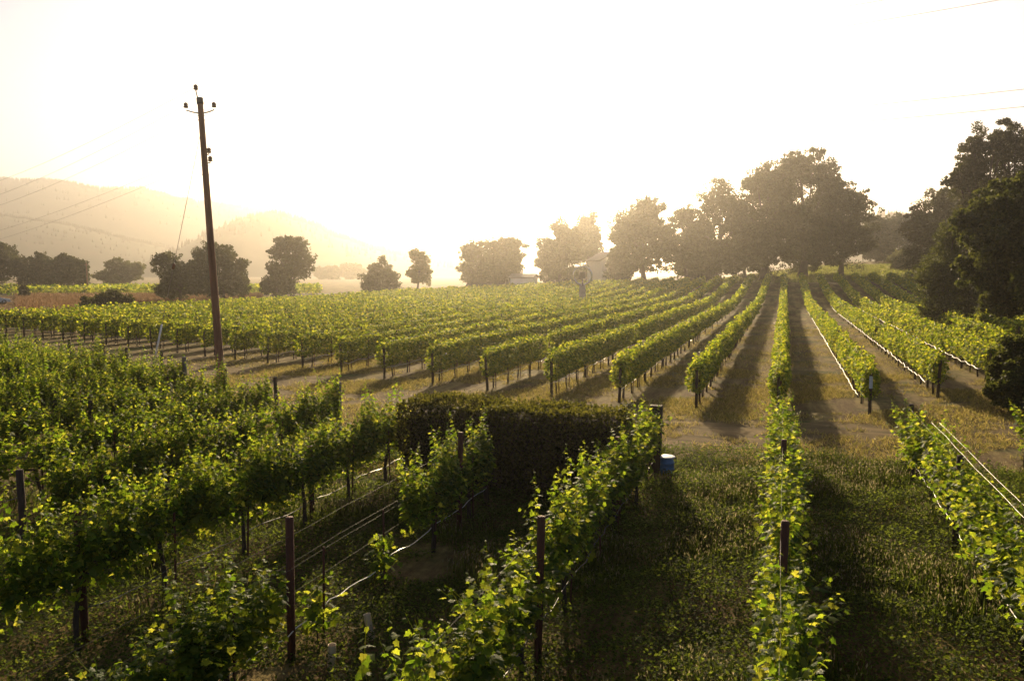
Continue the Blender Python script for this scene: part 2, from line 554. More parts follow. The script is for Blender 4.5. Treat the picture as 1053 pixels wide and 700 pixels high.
# ------------------------------------------------------------------ vines
def vine_foliage(name, r, length=1.75, shoots=24, reach=0.85, leafy=1.0, wild=0.2, cord=0.85, ls=1.0):
    """shoots that rise from the cordon and carry lobed leaves, large below and small and pale at the tip"""
    P, T, N, Sz = [], [], [], []
    stems = []
    for s in range(shoots):
        y = r.uniform(-length / 2, length / 2)
        h = reach * r.uniform(0.55, 1.12)
        if r.random() < 0.20:
            h *= 1.32
        lean = np.array([r.normal(0, wild), r.normal(0, 0.16), 0])
        k = 10
        t = np.linspace(0, 1, k)
        pts = np.stack([r.normal(0, .05) + lean[0] * t ** 1.4 + .03 * np.sin(t * 7 + s), y + lean[1] * t + .03 * np.cos(t * 6 + s), cord + r.uniform(-.08, .08) + h * t - wild * .5 * abs(lean[0]) * t ** 3], -1)
        stems.append((pts, np.linspace(.0055, .002, k)))
        nl = int(h / 0.034 * leafy)
        for q in range(nl):
            u = (q + r.random()) / nl
            base = np.array([np.interp(u, t, pts[:, c]) for c in range(3)])
            az = r.uniform(0, 2 * math.pi)
            out = np.array([math.cos(az), math.sin(az), 0])
            sz = np.interp(u, [0, .3, .75, 1.0], [.125, .125, .095, .04]) * ls * r.uniform(.7, 1.2)
            pos = base + out * r.uniform(.03, .11) * (1.3 - u)
            tip = out * 1.0 + np.array([0, 0, r.uniform(-1.1, .15)])
            nor = np.array([0, 0, 1.0]) + out * r.uniform(0.1, 1.2) + r.normal(0, .45, 3)
            P.append(pos); T.append(tip); N.append(nor); Sz.append(sz)
    # leaves that fill the fruiting zone along the cordon
    nf = int(330 * leafy * length / 1.75)
    for q in range(nf):
        az = r.uniform(0, 2 * math.pi)
        out = np.array([math.cos(az), math.sin(az) * .6, 0])
        pos = np.array([r.normal(0, .12), r.uniform(-length / 2, length / 2), cord + r.uniform(-.26, .45)])
        P.append(pos); T.append(out + np.array([0, 0, r.uniform(-1.2, -.1)])); N.append(np.array([0, 0, .7]) + out * r.uniform(.3, 1.4) + r.normal(0, .4, 3)); Sz.append(ls * r.uniform(.075, .125))
    parts = [leaf_arrays(np.array(P), np.array(T), np.array(N), np.array(Sz), 1.0, LOBED, LOBED_F)]
    parts += [tube_arrays(p, rr, 3, False) for p, rr in stems]
    return leaves_mesh(name, M['vine'], parts)


def vine_trunk(name, r, cord=0.85, length=1.6, rad=.034):
    t = np.linspace(0, 1, 9)
    a = np.stack([.05 * np.sin(t * 4 + r.uniform(0, 6)) * t, .05 * np.sin(t * 5 + r.uniform(0, 6)) * t, cord * t - .02], -1)
    lst = [(a, rad * (1.25 - .45 * t) * (1 + .12 * np.sin(t * 17 + r.uniform(0, 6))))]
    for s in (-1, 1):
        u = np.linspace(0, 1, 7)
        b = np.stack([a[-1, 0] * (1 - u) + .02 * np.sin(u * 6), a[-1, 1] + s * u * length / 2, cord - .03 + .05 * np.sin(u * 3)], -1)
        lst.append((b, rad * (.7 - .35 * u)))
    return tubes(name, M['bark'], lst, 7)


r1 = np.random.default_rng(3)
FULL = [vine_foliage('grapevine', r1, 1.9, 50, .92, 1.25, .13, ls=.80) for _ in range(6)]
TALL = [vine_foliage('grapevine', r1, 1.9, 50, 1.12, 1.25, .16, ls=.80) for _ in range(4)]
OPEN = [vine_foliage('grapevine', r1, 1.9, 38, .84, 1.0, .25, ls=.90) for _ in range(5)]
YOUNG = [vine_foliage('grapevine', r1, .30, 5, .45, .8, .12, .45) for _ in range(3)]
TRUNKS = [vine_trunk('trunk', r1) for _ in range(4)]
THIN = [tubes('trunk', M['bark'], [(np.array([(0, 0, -.02), (.01, .01, .25), (-.01, 0, .55)]), [.012, .01, .008])], 6)]


def post_mesh(h, r, mat, seg=10):
    return tubes('post', mat, [(np.array([(0, 0, -.05), (0, 0, h * .5), (0, 0, h - .012), (0, 0, h)]), [r, r, r, r * .9])], seg, True)


POST_RED = post_mesh(1.78, .050, M['redpost'])
POST_DARK = post_mesh(1.72, .055, M['darkpost'])
POST_GREY = post_mesh(1.85, .075, M['greypost'])
POST_BIG = bm_mesh('post', box_bm(.27, .24, 1.72, (0, 0, .82)), M['darkpost'], False, .012)
STAKE = bm_mesh('stake', box_bm(.022, .028, 1.3, (0, 0, .62)), M['redpost'], False, .003)
SLEEVE = lathe('grow_sleeve', M['sleeve'], [(.045, 0), (.05, .01), (.048, .33), (.05, .34), (.043, .335), (.04, .2)], 12)
DRUMH = .56


def wire_mesh(name, y0, y1, z, r, mat, x=0.0, sag=.015, bay=5.6, x1=None, step=.7):
    n = max(3, int((y1 - y0) / step))
    y = np.linspace(y0, y1, n)
    zz = z - sag * np.abs(np.sin((y - y0) * math.pi / bay)) + rng.normal(0, sag * .25, n)
    return y, tubes(name, mat, [(np.stack([x + rng.normal(0, sag * .2, n), y, zz], -1), r)], 4)


def part(name, mesh, parent, loc=(0, 0, 0), rot=(0, 0, 0), sc=(1, 1, 1)):
    o = link(name, mesh, parent, loc)
    o.rotation_euler = rot
    o.scale = sc
    return o


GN = 'vine rows in the near block, nearest the camera'
NEAR = {
    2: dict(y0=8, label='vine row at the frame edge, beyond the wired row right of the lone centre row'),
    1: dict(y0=5.0, label='near vine row with two bright bare wires running over its dark post tops'),
    0: dict(y0=3.6, label='lone narrow near vine row in weeds with a rust red post showing among its leaves'),
    -1: dict(y0=3.6, label='near vine row running up to the thick dark post beside the blue drum'),
    -2: dict(y0=3.6, label='gappy near vine row with young sleeved vines, ending at the clipped hedge'),
    -3: dict(y0=7.4, label='tall dense near vine row just left of the hedge, shaded side towards bare ground'),
    -4: dict(y0=8.9, label='near vine row ending at a grey post, first behind the tall dense row'),
    -5: dict(y0=3.0, label='near vine row second behind the tall dense row left of the hedge'),
    -6: dict(y0=3.0, label='near vine row third behind the tall dense row left of the hedge'),
    -7: dict(y0=4.0, label='near vine row whose end stands just before the utility pole'),
    -8: dict(y0=6.0, label='near vine row fifth behind the tall dense row, ending left of the utility pole'),
    -9: dict(y0=8.0, label='near vine row sixth behind the tall dense row left of the hedge'),
    -10: dict(y0=12, label='near vine row seventh behind the tall dense row left of the hedge'),
    -11: dict(y0=14, label='near block vine row, fourth from last before the dirt track at left'),
    -12: dict(y0=16, label='near block vine row, third from last before the dirt track at left'),
    -13: dict(y0=19, label='near block vine row, last but one before the dirt track at left'),
    -14: dict(y0=22, label='outermost vine row of the near block, at the far left edge'),
}
for k, d in NEAR.items():
    X = k * S + 0.05
    y0, y1 = d['y0'], NEAR_END[k]
    root = empty('vine_trellis', (X, y0, 0))
    tag(root, d['label'], 'vine row', GN)
    Ln = y1 - y0
    # vines counted back from the end post
    ny_ = int(Ln / 1.75) + (1 if k == -3 else 0)
    for i in range(ny_):
        yy = Ln - .95 - i * (1.66 if k == -3 else 1.75)
        Y = y0 + yy
        young = False
        if k == -2:
            zc = Y * math.cos(YAW) - X * math.sin(YAW)
            young = 8.8 < zc < 12.0
        if young:
            me = YOUNG[i % 3]
        elif k in (0, -1):
            me = OPEN[rng.integers(0, 5)]
        elif k == 1:
            me = (OPEN + FULL)[rng.integers(0, 11)]
        elif k in (-3,):
            me = (TALL + FULL)[rng.integers(0, 10)]
        else:
            me = (FULL + TALL[:2] + OPEN[:2])[rng.integers(0, 10)]
        sc = rng.uniform(.92, 1.08)
        v = part('grapevine', me, root, (rng.normal(0, .04), yy, 0), (0, 0, math.pi * rng.integers(0, 2) + rng.normal(0, .03)), (sc * (1.0 if k >= -3 else .85), 1, rng.uniform(.95, 1.06) * (1.10 if k in (-3, -4) else 1.0 if k < -4 else 1.0) * (.80 if k == -2 and zc < 9 else 1.0) * (.84 if k == 0 and 7.6 < Y < 10.2 else 1.0) * (.88 if k == -1 and 7.4 < Y < 9.2 else 1.0)))
        part('trunk', THIN[0] if young else TRUNKS[rng.integers(0, 4)], v)
        if abs(k) <= 9:
            part('stake', STAKE, root, (rng.normal(.06, .02), yy + rng.normal(.05, .03), 0), (rng.normal(0, .03), rng.normal(0, .03), 0))
    # posts
    ends = {-1: POST_BIG, -4: POST_GREY, -7: POST_GREY}
    part('end_post', ends.get(k, POST_DARK), root, (0.0, Ln, 0), (rng.normal(0, .02), rng.normal(0, .02), 0), (1, 1, 1))
    anchor = {-2: 7.9, -3: 7.4, -4: 8.9, 0: 9.7, -1: 8.9, 1: 14.8}.get(k, y1 - 5.25)
    for q_ in range(-3, 5):
        yy = anchor + q_ * 5.25 - y0
        if yy < -.01 or yy > Ln - 1.0:
            continue
        part('post', POST_RED if k in (0, -1, -2, -3) else POST_DARK, root, (rng.normal(0, .02), yy, 0), (rng.normal(0, .015), rng.normal(0, .015), rng.uniform(0, 3)), (1, 1, rng.uniform(.97, 1.04) * (1 if k > -3 or (k > -5 and q_ == 0) else .84)))
    for z, x in ((.86, 0), (1.22, .06), (1.22, -.06), (1.6, 0)):
        _, me = wire_mesh('trellis_wire', 0, Ln, z, .0017, M['wire'], x, .02)
        part('trellis_wire', me, root)
    _, me = wire_mesh('drip_hose', 0, Ln, .46, .009, M['blackhose'] if k not in (-2, 1) else M['hose'], .02, .06, 1.75, step=.25)
    part('drip_hose', me, root)
    if k == 1:
        for x in (-.07, .07):
            _, me = wire_mesh('bare_wire', 0, Ln - 3.2, 1.86, .0034, M['hose'], x, .02)
            part('bare_wire', me, root)
    if k == -2:
        for (px, py, tilt) in ((382, 657, -.18), (341, 690, .04)):
            g = on_ground(px, py)
            part('grow_sleeve', SLEEVE, root, (g[0] - X, g[1] - y0, 0), (0, tilt, 0))

# far block
ORD = ['', 'first', 'second', 'third', 'fourth', 'fifth', 'sixth', 'seventh', 'eighth', 'ninth', 'tenth', 'eleventh', 'twelfth', 'thirteenth', 'fourteenth', 'fifteenth',
       'sixteenth', 'seventeenth', 'eighteenth', 'nineteenth', 'twentieth', 'twenty-first', 'twenty-second']
GF = 'long vine rows of the far block across the dirt track'
FPOST = post_mesh(1.62, .04, M['darkpost'], 6)
FTRUNK = tubes('trunk', M['bark'], [(np.array([(0, 0, -.02), (.03, .02, .4), (0, -.02, .95)]), [.035, .028, .022])], 5)
FSTAKE = bm_mesh('stake', box_bm(.03, .03, 1.5, (0, 0, .74)), M['redpost'])


def far_canopy(X, y0, y1):
    """the hedge-like leafy band of one long row, leaves in true places along it"""
    parts = []
    y = y0
    ph = rng.uniform(0, 9)
    while y < y1:
        seg = 6.0
        dist = math.hypot(X, y + 3)
        s = float(np.clip(.0026 * dist, .105, .32))
        n = int(seg * 9.0 / (s * s))
        yy = rng.uniform(y, min(y + seg, y1), n)
        th = rng.uniform(0, 2 * math.pi, n)
        rad = np.sqrt(rng.uniform(.25, 1, n))
        lump = .85 + .2 * np.sin((yy + ph) * 2 * math.pi / 1.6) * np.sin(yy * .9 + ph) + .12 * snoise(yy, ph, 0, 1.3)
        wx = .33 * lump * rad * np.cos(th)
        hz = 1.10 + .50 * rad * np.sin(th) * (.75 + .35 * lump)
        vi = np.floor((yy + ph) / 1.6)
        vig = .86 + .30 * np.modf(np.abs(np.sin(vi * 12.9898 + X * 7.13)) * 437.585)[0]
        gone = np.modf(np.abs(np.sin(vi * 78.233 + X * 3.7)) * 915.37)[0] < .035
        lump = lump * vig * np.where(gone, .25, 1.0)
        hz = .62 + (hz - .62) * np.where(gone, .3, .80 + .22 * vig)
        shoot = rng.random(n) < .07
        hz = np.where(shoot, 1.5 + rng.random(n) * .42 * lump, hz)
        wx = np.where(shoot, wx * .5, wx)
        x = X + wx + .06 * np.sin(yy * .6 + ph)
        pos = np.stack([x, yy, gz(x, yy) + hz], -1)
        out = np.stack([np.cos(th) + rng.normal(0, .5, n), rng.normal(0, .7, n), rng.uniform(-1, .1, n)], -1)
        nor = np.stack([np.cos(th) * .8 + rng.normal(0, .5, n), rng.normal(0, .6, n), .6 + rng.normal(0, .4, n)], -1)
        parts.append(leaf_arrays(pos, out, nor, s * rng.uniform(.75, 1.25, n), 1.0))
        y += seg
    return leaves_mesh('canopy', M['vine_far'], parts)


for k in range(-22, 9):
    X = k * S
    if k == 0:
        X = -.05
    y0 = far_start(X) + .3
    y1 = 149 + (2 if k % 2 else 0) * .4
    if k < -14:
        y1 = 149 - (-14 - k) * 3.0
    if y1 - y0 < 10:
        continue
    if k == 0:
        lab = 'far vine row running straight away to the trees beyond the lone near row'
    elif k < 0:
        lab = f'long far vine row, {ORD[-k]} to the left of the one running straight to the trees'
    else:
        lab = f'long far vine row, {ORD[k]} to the right of the one running straight to the trees'
    if k == 1:
        lab = 'far vine row with a pale tag on its end post, beyond the track'
    root = empty('vine_trellis', (X, y0, gz1(X, y0)))
    tag(root, lab, 'vine row', GF)
    z0 = gz1(X, y0)
    me = far_canopy(X, y0 - .25, y1)
    co = np.empty(len(me.vertices) * 3, dtype=np.float32)
    me.vertices.foreach_get('co', co)
    co = co.reshape(-1, 3) - np.array([X, y0, z0], dtype=np.float32)
    me.vertices.foreach_set('co', co.ravel())
    part('canopy', me, root)
    part('end_post', POST_DARK, root, (0, 0, 0), (rng.normal(0, .03), rng.normal(0, .03), 0), (1.0, 1.0, .84))
    yy = 5.6
    while y0 + yy < min(y1, y0 + 62):
        part('post', FPOST, root, (rng.normal(0, .03), yy, gz1(X, y0 + yy) - z0), (rng.normal(0, .02), rng.normal(0, .02), 0), (1, 1, rng.uniform(.97, 1.10)))
        yy += 5.6
    yy = .75
    while yy < 30:
        part('trunk', FTRUNK, root, (rng.normal(0, .03), yy, 0), (0, 0, rng.uniform(0, 6)))
        part('stake', FSTAKE, root, (rng.normal(.05, .02), yy + .12, 0), (rng.normal(0, .03), rng.normal(0, .03), 0), (1, 1, rng.uniform(.8, 1.1)))
        yy += 1.6
    n = int((min(y1, y0 + 70) - y0) / .4)
    ty = np.linspace(.2, min(y1, y0 + 70) - y0, n)
    tz = np.array([gz1(X, y0 + t) - z0 for t in ty])
    big = 1 <= k <= 3
    sag = np.abs(np.sin(ty * math.pi / 1.6)) * .07 + rng.normal(0, .025, n)
    hz = (.62 if big else .5)
    hx = (-.36 if big else .03)
    part('drip_hose', tubes('drip_hose', M['hose'], [(np.stack([hx + rng.normal(0, .012, n), ty, tz + hz - sag], -1), .015 if big else .012)], 5), root)
    part('trellis_wire', tubes('trellis_wire', M['wire'], [(np.stack([np.zeros(n), ty, tz + 1.66], -1), .004)], 4), root)
    if k == 1:
        part('row_tag', bm_mesh('row_tag', box_bm(.11, .012, .42, (0, 0, 0)), M['tag'], False, .004), root, (0, -.085, 1.12))

# ------------------------------------------------------------------ trees
def crown_leaves(name, lobes, n, size, mat, seed, gap=.15, origin=(0, 0, 0)):
    r = np.random.default_rng(seed)
    vol = np.array([(l[3] * l[4] * l[5]) ** .72 for l in lobes])
    cnt = np.maximum((n * vol / vol.sum()).astype(int), 20)
    parts = []
    for l, c in zip(lobes, cnt):
        ctr, rad = np.array(l[:3]), np.array(l[3:6])
        s0 = rad.mean()
        nc = max(int(30 * (1 if c > 200 else .6)), 10) + int(c ** .5 * .5)
        d = rand_dirs(nc, r)
        rr = r.uniform(.05, 1, nc) ** .45
        bump = .92 + .20 * snoise(d[:, 0] * 3, d[:, 1] * 3, d[:, 2] * 3, 1.3, seed + l[0]) + r.normal(0, .07, nc)
        cc = ctr + d * rad * (rr * bump)[:, None]
        ck = r.integers(0, nc, c)
        cr = s0 * r.uniform(.12, .27, nc)
        off = rand_dirs(c, r) * (r.random(c) ** .4)[:, None] * np.array([1, 1, .72])
        p = cc[ck] + off * cr[ck][:, None]
        dd = off + .5 * d[ck]
        keep = p[:, 2] > .25
        p, dd = p[keep], dd[keep]
        m = len(p)
        tip = dd + r.normal(0, .6, (m, 3)) - np.array([0, 0, .35])
        nor = dd * .8 + .8 * rand_dirs(m, r)
        parts.append(leaf_arrays(p - np.array(origin), tip, nor, size * r.uniform(.6, 1.3, m), 1.1))
    return leaves_mesh(name, mat, parts)


def make_tree(px0, px1, py_top, py_base, zc, label, name='broadleaf_tree', cat='tree', group=None, mat='tree', n=3000, leaf=None, seed=1, skirt=.18, lobes=9, trunk_r=None, gap=.15, depth=1.0, tall=False, trunk_show=True, dome=False, core=.44):
    ctr = at((px0 + px1) / 2, py_base, zc)
    k = zc / F
    w = (px1 - px0) * k
    gx, gy = ctr[0], ctr[1]
    zg = gz1(gx, gy)
    top = at((px0 + px1) / 2, py_top, zc)[2] - zg
    r = np.random.default_rng(seed)
    n = int(n * 6.5)
    lobes = lobes + 4
    h = top
    c0 = h * skirt
    ch = h - c0
    Lb = []
    # a broad core and uneven lobes round it
    Lb.append((r.normal(0, .04) * w, 0, c0 + ch * .46, w * core, w * core * depth, ch * (core + .05)))
    for i in range(lobes):
        a = 2 * math.pi * (i + r.uniform(-.3, .3)) / lobes
        lv = r.uniform(.12, .88)
        rad = (0.37 if not tall else .30) * math.sin(math.pi * min(max(lv * .78 + .18, .05), .95)) ** .7
        lr = r.uniform(.15, .24) * (1 if lobes < 22 else .72)
        x, y = math.cos(a) * rad * w * r.uniform(.75, 1.05), math.sin(a) * rad * w * depth * r.uniform(.75, 1.05)
        Lb.append((x, y, c0 + ch * lv, lr * w, lr * w * depth, max(lr * min(w, ch) * r.uniform(.7, 1.0), .3)))
    Lb.append((r.normal(0, .10) * w, 0, h - ch * .17, w * .19, w * .19 * depth, ch * .17))
    if dome:
        Lb = [(0, 0, h * .30, w * .5, w * .5, h * .62)] + [(math.cos(a) * w * .3, math.sin(a) * w * .3, h * .28, w * .2, w * .2, h * r.uniform(.25, .4)) for a in np.linspace(0, 6.28, 8)[:-1]] + [(w * .08, 0, h * .72, w * .16, w * .16, h * .26)]
    # fit exactly into the width and the height
    ext = max(max(abs(l[0]) + l[3] for l in Lb), .01)
    Lb = [(l[0] * .5 * w / ext, l[1], l[2], l[3] * .5 * w / ext, l[4], l[5]) for l in Lb]
    root = empty(name, (gx, gy, zg))
    tag(root, label, cat, group)
    root.rotation_euler = (0, 0, YAW)
    leaf = leaf or 1.75 * k
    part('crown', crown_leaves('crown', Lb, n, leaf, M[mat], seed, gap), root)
    if trunk_show:
        tr = trunk_r or max(.022 * h, .12)
        t = np.linspace(0, 1, 7)
        top_t = c0 + ch * .5
        a = np.stack([.03 * h * np.sin(t * 3 + seed), .02 * h * np.sin(t * 2.3 + seed * 2), top_t * t - .2], -1)
        lst = [(a, tr * (1.35 - .9 * t) * (1 + .5 * np.exp(-t * 12)))]
        part('trunk', tubes('trunk', M['trunk'], lst, 9), root)
        for l in Lb[1:]:
            s = r.uniform(.4, .8)
            p0 = np.array([np.interp(s, t, a[:, c]) for c in range(3)])
            p1 = np.array(l[:3])
            u = np.linspace(0, 1, 6)[:, None]
            b = p0 * (1 - u) + p1 * u + np.array([0, 0, 1]) * (np.sin(u * math.pi) * .05 * h)
            part('limb', tubes('limb', M['trunk'], [(b, tr * (.5 - .38 * u[:, 0]))], 6), root)
    return root


GT = 'trees along the far end of the vineyard'
GL = 'trees beyond the road at the left'
# left of the vineyard
make_tree(-45, 22, 250, 298, 190, 'tallest dark tree of the left grove, cut by the frame edge', group=GL, seed=21, n=3800, skirt=.05)
make_tree(14, 62, 259, 298, 195, 'dark rounded tree in the middle of the left grove', group=GL, seed=22, n=3000, skirt=.04)
make_tree(50, 92, 260, 298, 192, 'dark tree at the right end of the left grove beside a thin pole', group=GL, seed=23, n=2800, skirt=.05)
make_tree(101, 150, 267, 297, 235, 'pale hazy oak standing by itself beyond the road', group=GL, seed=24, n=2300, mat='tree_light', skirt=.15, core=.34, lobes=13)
make_tree(157, 212, 257, 314, 118, 'lower spreading half of the tree pair behind the utility pole', group=GL, seed=25, n=3000, skirt=.10, core=.26, lobes=15)
make_tree(195, 261, 246, 313, 122, 'taller dark tree of the pair directly behind the utility pole', group=GL, seed=26, n=5200, skirt=.10)
make_tree(268, 303, 270, 304, 138, 'small dark bushy tree at the foot of a taller open tree', group=GL, seed=27, n=2400, skirt=.02)
make_tree(276, 325, 243, 300, 150, 'tall open crowned tree rising behind a small dark bush', group=GL, seed=28, n=1900, skirt=.18, core=.26, lobes=14)
make_tree(371, 411, 262, 295, 158, 'small round dark tree standing by itself behind the vines', group=GT, dome=True, seed=29, n=2600, skirt=.04, tall=True)
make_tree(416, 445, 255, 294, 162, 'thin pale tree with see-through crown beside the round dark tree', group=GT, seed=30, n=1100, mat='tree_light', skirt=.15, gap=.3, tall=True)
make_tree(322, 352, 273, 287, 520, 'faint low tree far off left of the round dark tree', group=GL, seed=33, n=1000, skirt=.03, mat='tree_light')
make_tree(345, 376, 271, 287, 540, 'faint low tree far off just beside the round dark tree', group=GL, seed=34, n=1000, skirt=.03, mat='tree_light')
# centre
make_tree(468, 512, 247, 292, 168, 'lower left tree of the hazy clump in the sun glare', group=GT, seed=41, n=2600, skirt=.04)
make_tree(494, 545, 240, 292, 165, 'broad domed tree to the left of the pale shed', group=GT, seed=42, n=4200, skirt=.03)
make_tree(546, 604, 224, 292, 172, 'broad hazy tree behind the ring sculpture, glowing in the glare', group=GT, seed=43, n=5200, skirt=.04)
make_tree(584, 621, 217, 292, 205, 'slim taller tree behind the hazy broad one near the white house', group=GT, seed=44, n=2600, skirt=.2, tall=True)
make_tree(620, 656, 252, 292, 168, 'low dark tree covering the side of the white house', group=GT, seed=45, n=2200, skirt=.02)
make_tree(622, 698, 198, 291, 160, 'big tree with bright sky gaps, next beyond the white house', group=GT, seed=46, n=6500, skirt=.12, gap=.3)
make_tree(676, 738, 213, 291, 166, 'smaller tree filling the dip between two big trees', group=GT, seed=47, n=3800, skirt=.06)
make_tree(700, 778, 185, 291, 160, 'tall tree on the left shoulder of the biggest tree mass', group=GT, seed=48, n=6500, skirt=.06)
make_tree(742, 832, 166, 291, 155, 'great dark tree left of the highest crown, at the head of the rows', group=GT, seed=49, n=8500, skirt=.06)
make_tree(778, 872, 149, 291, 158, 'highest tree of all, its crown topping the big mass', group=GT, seed=50, n=9000, skirt=.06)
make_tree(826, 899, 188, 290, 156, 'dark tree sloping down at the right flank of the biggest mass', group=GT, seed=51, n=6000, skirt=.06)
make_tree(800, 850, 215, 291, 166, 'low dark tree filling the foot of the highest crown', group=GT, seed=52, n=4000, skirt=.03)
make_tree(742, 790, 228, 291, 168, 'low dark tree filling the foot of the great dark tree', group=GT, seed=53, n=4000, skirt=.03)
make_tree(690, 738, 258, 291, 172, 'low dark bush closing the gap between two tall trunks', name='shrub', cat='shrub', group='shrubs', seed=55, n=2200, skirt=.02, trunk_show=False)
make_tree(500, 530, 262, 292, 176, 'low hazy bush closing the gap under the domed tree', name='shrub', cat='shrub', group='shrubs', seed=54, n=1500, skirt=.02, trunk_show=False)
# right
GR = 'dark trees closing the view at the right'
make_tree(880, 925, 224, 276, 215, 'dark hazy background tree just right of the biggest mass', group=GR, seed=61, n=3000, skirt=.02)
make_tree(905, 960, 219, 276, 220, 'dark background tree between the meadow rise and the right wood', group=GR, seed=62, n=3600, skirt=.02)
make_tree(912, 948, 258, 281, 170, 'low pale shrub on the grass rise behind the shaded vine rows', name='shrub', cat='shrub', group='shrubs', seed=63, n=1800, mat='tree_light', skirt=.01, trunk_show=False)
make_tree(938, 1012, 222, 322, 60, 'dark low-branched tree at the foot of the tall plumed tree', group=GR, mat='oak', seed=72, n=7000, skirt=.03)
make_tree(926, 1004, 190, 296, 120, 'mid distance dark tree stepping down from the tall right trees', group=GR, seed=64, n=7000, skirt=.02)
make_tree(966, 1046, 128, 300, 82, 'tall plumed tree rising behind the nearest oak', group=GR, seed=65, n=14000, skirt=.05, tall=True, lobes=20, core=.30)
make_tree(1000, 1078, 119, 300, 84, 'tall tree between the plumed tree and the tallest one of the right wood', group=GR, seed=71, n=12000, skirt=.05, tall=True, lobes=20, core=.32)
make_tree(1020, 1110, 104, 300, 78, 'tallest tree of the right wood, cut by the frame edge', group=GR, seed=66, n=14000, skirt=.05, tall=True, lobes=20, core=.30)
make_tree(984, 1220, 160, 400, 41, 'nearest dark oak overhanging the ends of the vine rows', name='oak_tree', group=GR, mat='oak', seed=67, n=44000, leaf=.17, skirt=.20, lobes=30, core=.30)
make_tree(1020, 1082, 330, 436, 27, 'dark leafy shrub under the nearest oak beside the track', name='shrub', cat='shrub', group='shrubs', mat='oak', dome=True, seed=68, n=12000, leaf=.11, skirt=.01, trunk_show=False)
make_tree(84, 139, 298, 320, 92, 'low dark mounded shrub on the dry bank by the road', name='shrub', cat='shrub', group='shrubs', dome=True, seed=69, n=6000, leaf=.22, skirt=.01, trunk_show=False)
make_tree(20, 30, 293, 304, 140, 'tiny dark bush on the bright strip beyond the road', name='shrub', cat='shrub', group='shrubs', seed=70, n=500, skirt=.01, trunk_show=False)

# clipped hedge between the near rows and the track
hx0, hx1 = -8.0, -3.1
hc = np.array([(hx0 + hx1) / 2, 0, 0])
pa, pb = on_ground(412, 505), on_ground(648, 512)
hy = .5 * (pa[1] + pb[1]) + .4
root = empty('hedge', (hc[0], hy, 0))
tag(root, 'long clipped dark hedge with flat sunlit top between the vine rows', 'hedge')
hw, hd, hh = hx1 - hx0, 1.3, 1.86
n = 26000
r = np.random.default_rng(77)
face = r.random(n)
P = np.stack([r.uniform(-hw / 2, hw / 2, n), r.uniform(-hd / 2, hd / 2, n), r.uniform(.02, hh, n)], -1)
sel = face < .5
P[sel, 1] = -hd / 2
s2 = (face >= .5) & (face < .68)
P[s2, 1] = hd / 2
s3 = (face >= .68) & (face < .88)
P[s3, 2] = hh
s4 = face >= .88
P[s4, 0] = np.where(r.random(s4.sum()) < .5, -hw / 2, hw / 2)
wob = .07 * snoise(P[:, 0], P[:, 1], P[:, 2], 2.2) + .05 * snoise(P[:, 0], P[:, 1], P[:, 2], 6.0)
D = P - np.array([0, 0, hh * .5])
D = D / np.array([hw / 2, hd / 2, hh / 2])
D = np.sign(D) * np.abs(D) ** 6
D /= np.maximum(np.linalg.norm(D, axis=1, keepdims=True), 1e-6)
wob = wob + .06 * snoise(P[:, 0], P[:, 1] * 2, P[:, 2], 1.1, 4)
rr = np.abs(P[:, 0]) / (hw / 2)
P[:, 2] *= 1 - .035 * np.clip((rr - .86) / .14, 0, 1) ** 2
P = P + D * (wob + r.normal(0, .035, n))[:, None]
tipd = D + r.normal(0, .7, (n, 3)) + np.array([0, 0, .3])
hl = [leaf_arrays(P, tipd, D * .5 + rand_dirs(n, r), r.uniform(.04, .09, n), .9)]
for _ in range(170):
    b0 = np.array([r.uniform(-hw / 2, hw / 2), r.uniform(-hd / 2, hd / 2), hh - .05])
    if r.random() < .3:
        b0 = np.array([r.uniform(-hw / 2, hw / 2), -hd / 2 + .03, r.uniform(.5, hh)])
    ln, m_ = r.uniform(.08, .26), 9
    dr = np.array([r.normal(0, .3), -.4 if b0[2] < hh - .06 else r.normal(0, .3), 1.0])
    q = b0 + dr * (np.linspace(0, 1, m_) * ln)[:, None]
    hl.append(leaf_arrays(q, rand_dirs(m_, r) + np.array([0, 0, .4]), rand_dirs(m_, r), r.uniform(.035, .07, m_), .9))
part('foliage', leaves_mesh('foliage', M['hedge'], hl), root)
part('branches', bm_mesh('branches', box_bm(hw - .28, hd - .28, hh - .16, (0, 0, (hh - .16) / 2)), M['bark'], False, .08), root)

# ------------------------------------------------------------------ ground cover
def blades(name, P, h, w, mat, lean=.35, r=rng):
    n = len(P)
    tip = np.stack([r.normal(0, lean, n), r.normal(0, lean, n), np.ones(n)], -1)
    az = r.uniform(0, 2 * math.pi, n)
    nor = np.stack([np.cos(az), np.sin(az), np.zeros(n)], -1)
    return leaf_arrays(P, tip, nor, h, w, BLADE, BLADE_F)


r = np.random.default_rng(99)
# leafy weeds between the near rows
n = 520000
x = r.uniform(-14, 6.6, n)
y = 3.2 + 17.5 * r.random(n) ** .8
ok = (snoise(x, y, 0, .9, 2) + .6 * snoise(x, y, 0, 3.1, 4) > -1.15 + .45 * (x < -3.2)) & ~((x > hx0) & (x < hx1) & (y > hy - .7) & (y < hy + .7))
x, y = x[ok], y[ok]
n = len(x)
hgt = np.clip(.25 + .20 * snoise(x, y, 0, 1.2, 7) + .20 * snoise(x, y, 0, 2.9, 1) + r.normal(0, .06, n),     .03, .80) * np.where(x < -3.2, .6, 1)
az = r.uniform(0, 2 * math.pi, n)
out = np.stack([np.cos(az), np.sin(az), r.uniform(-.3, .9, n)], -1)
nor = np.stack([np.cos(az) * .4, np.sin(az) * .4, np.ones(n)], -1) + r.normal(0, .45, (n, 3))
P = np.stack([x, y, r.random(n) ** .6 * hgt], -1)
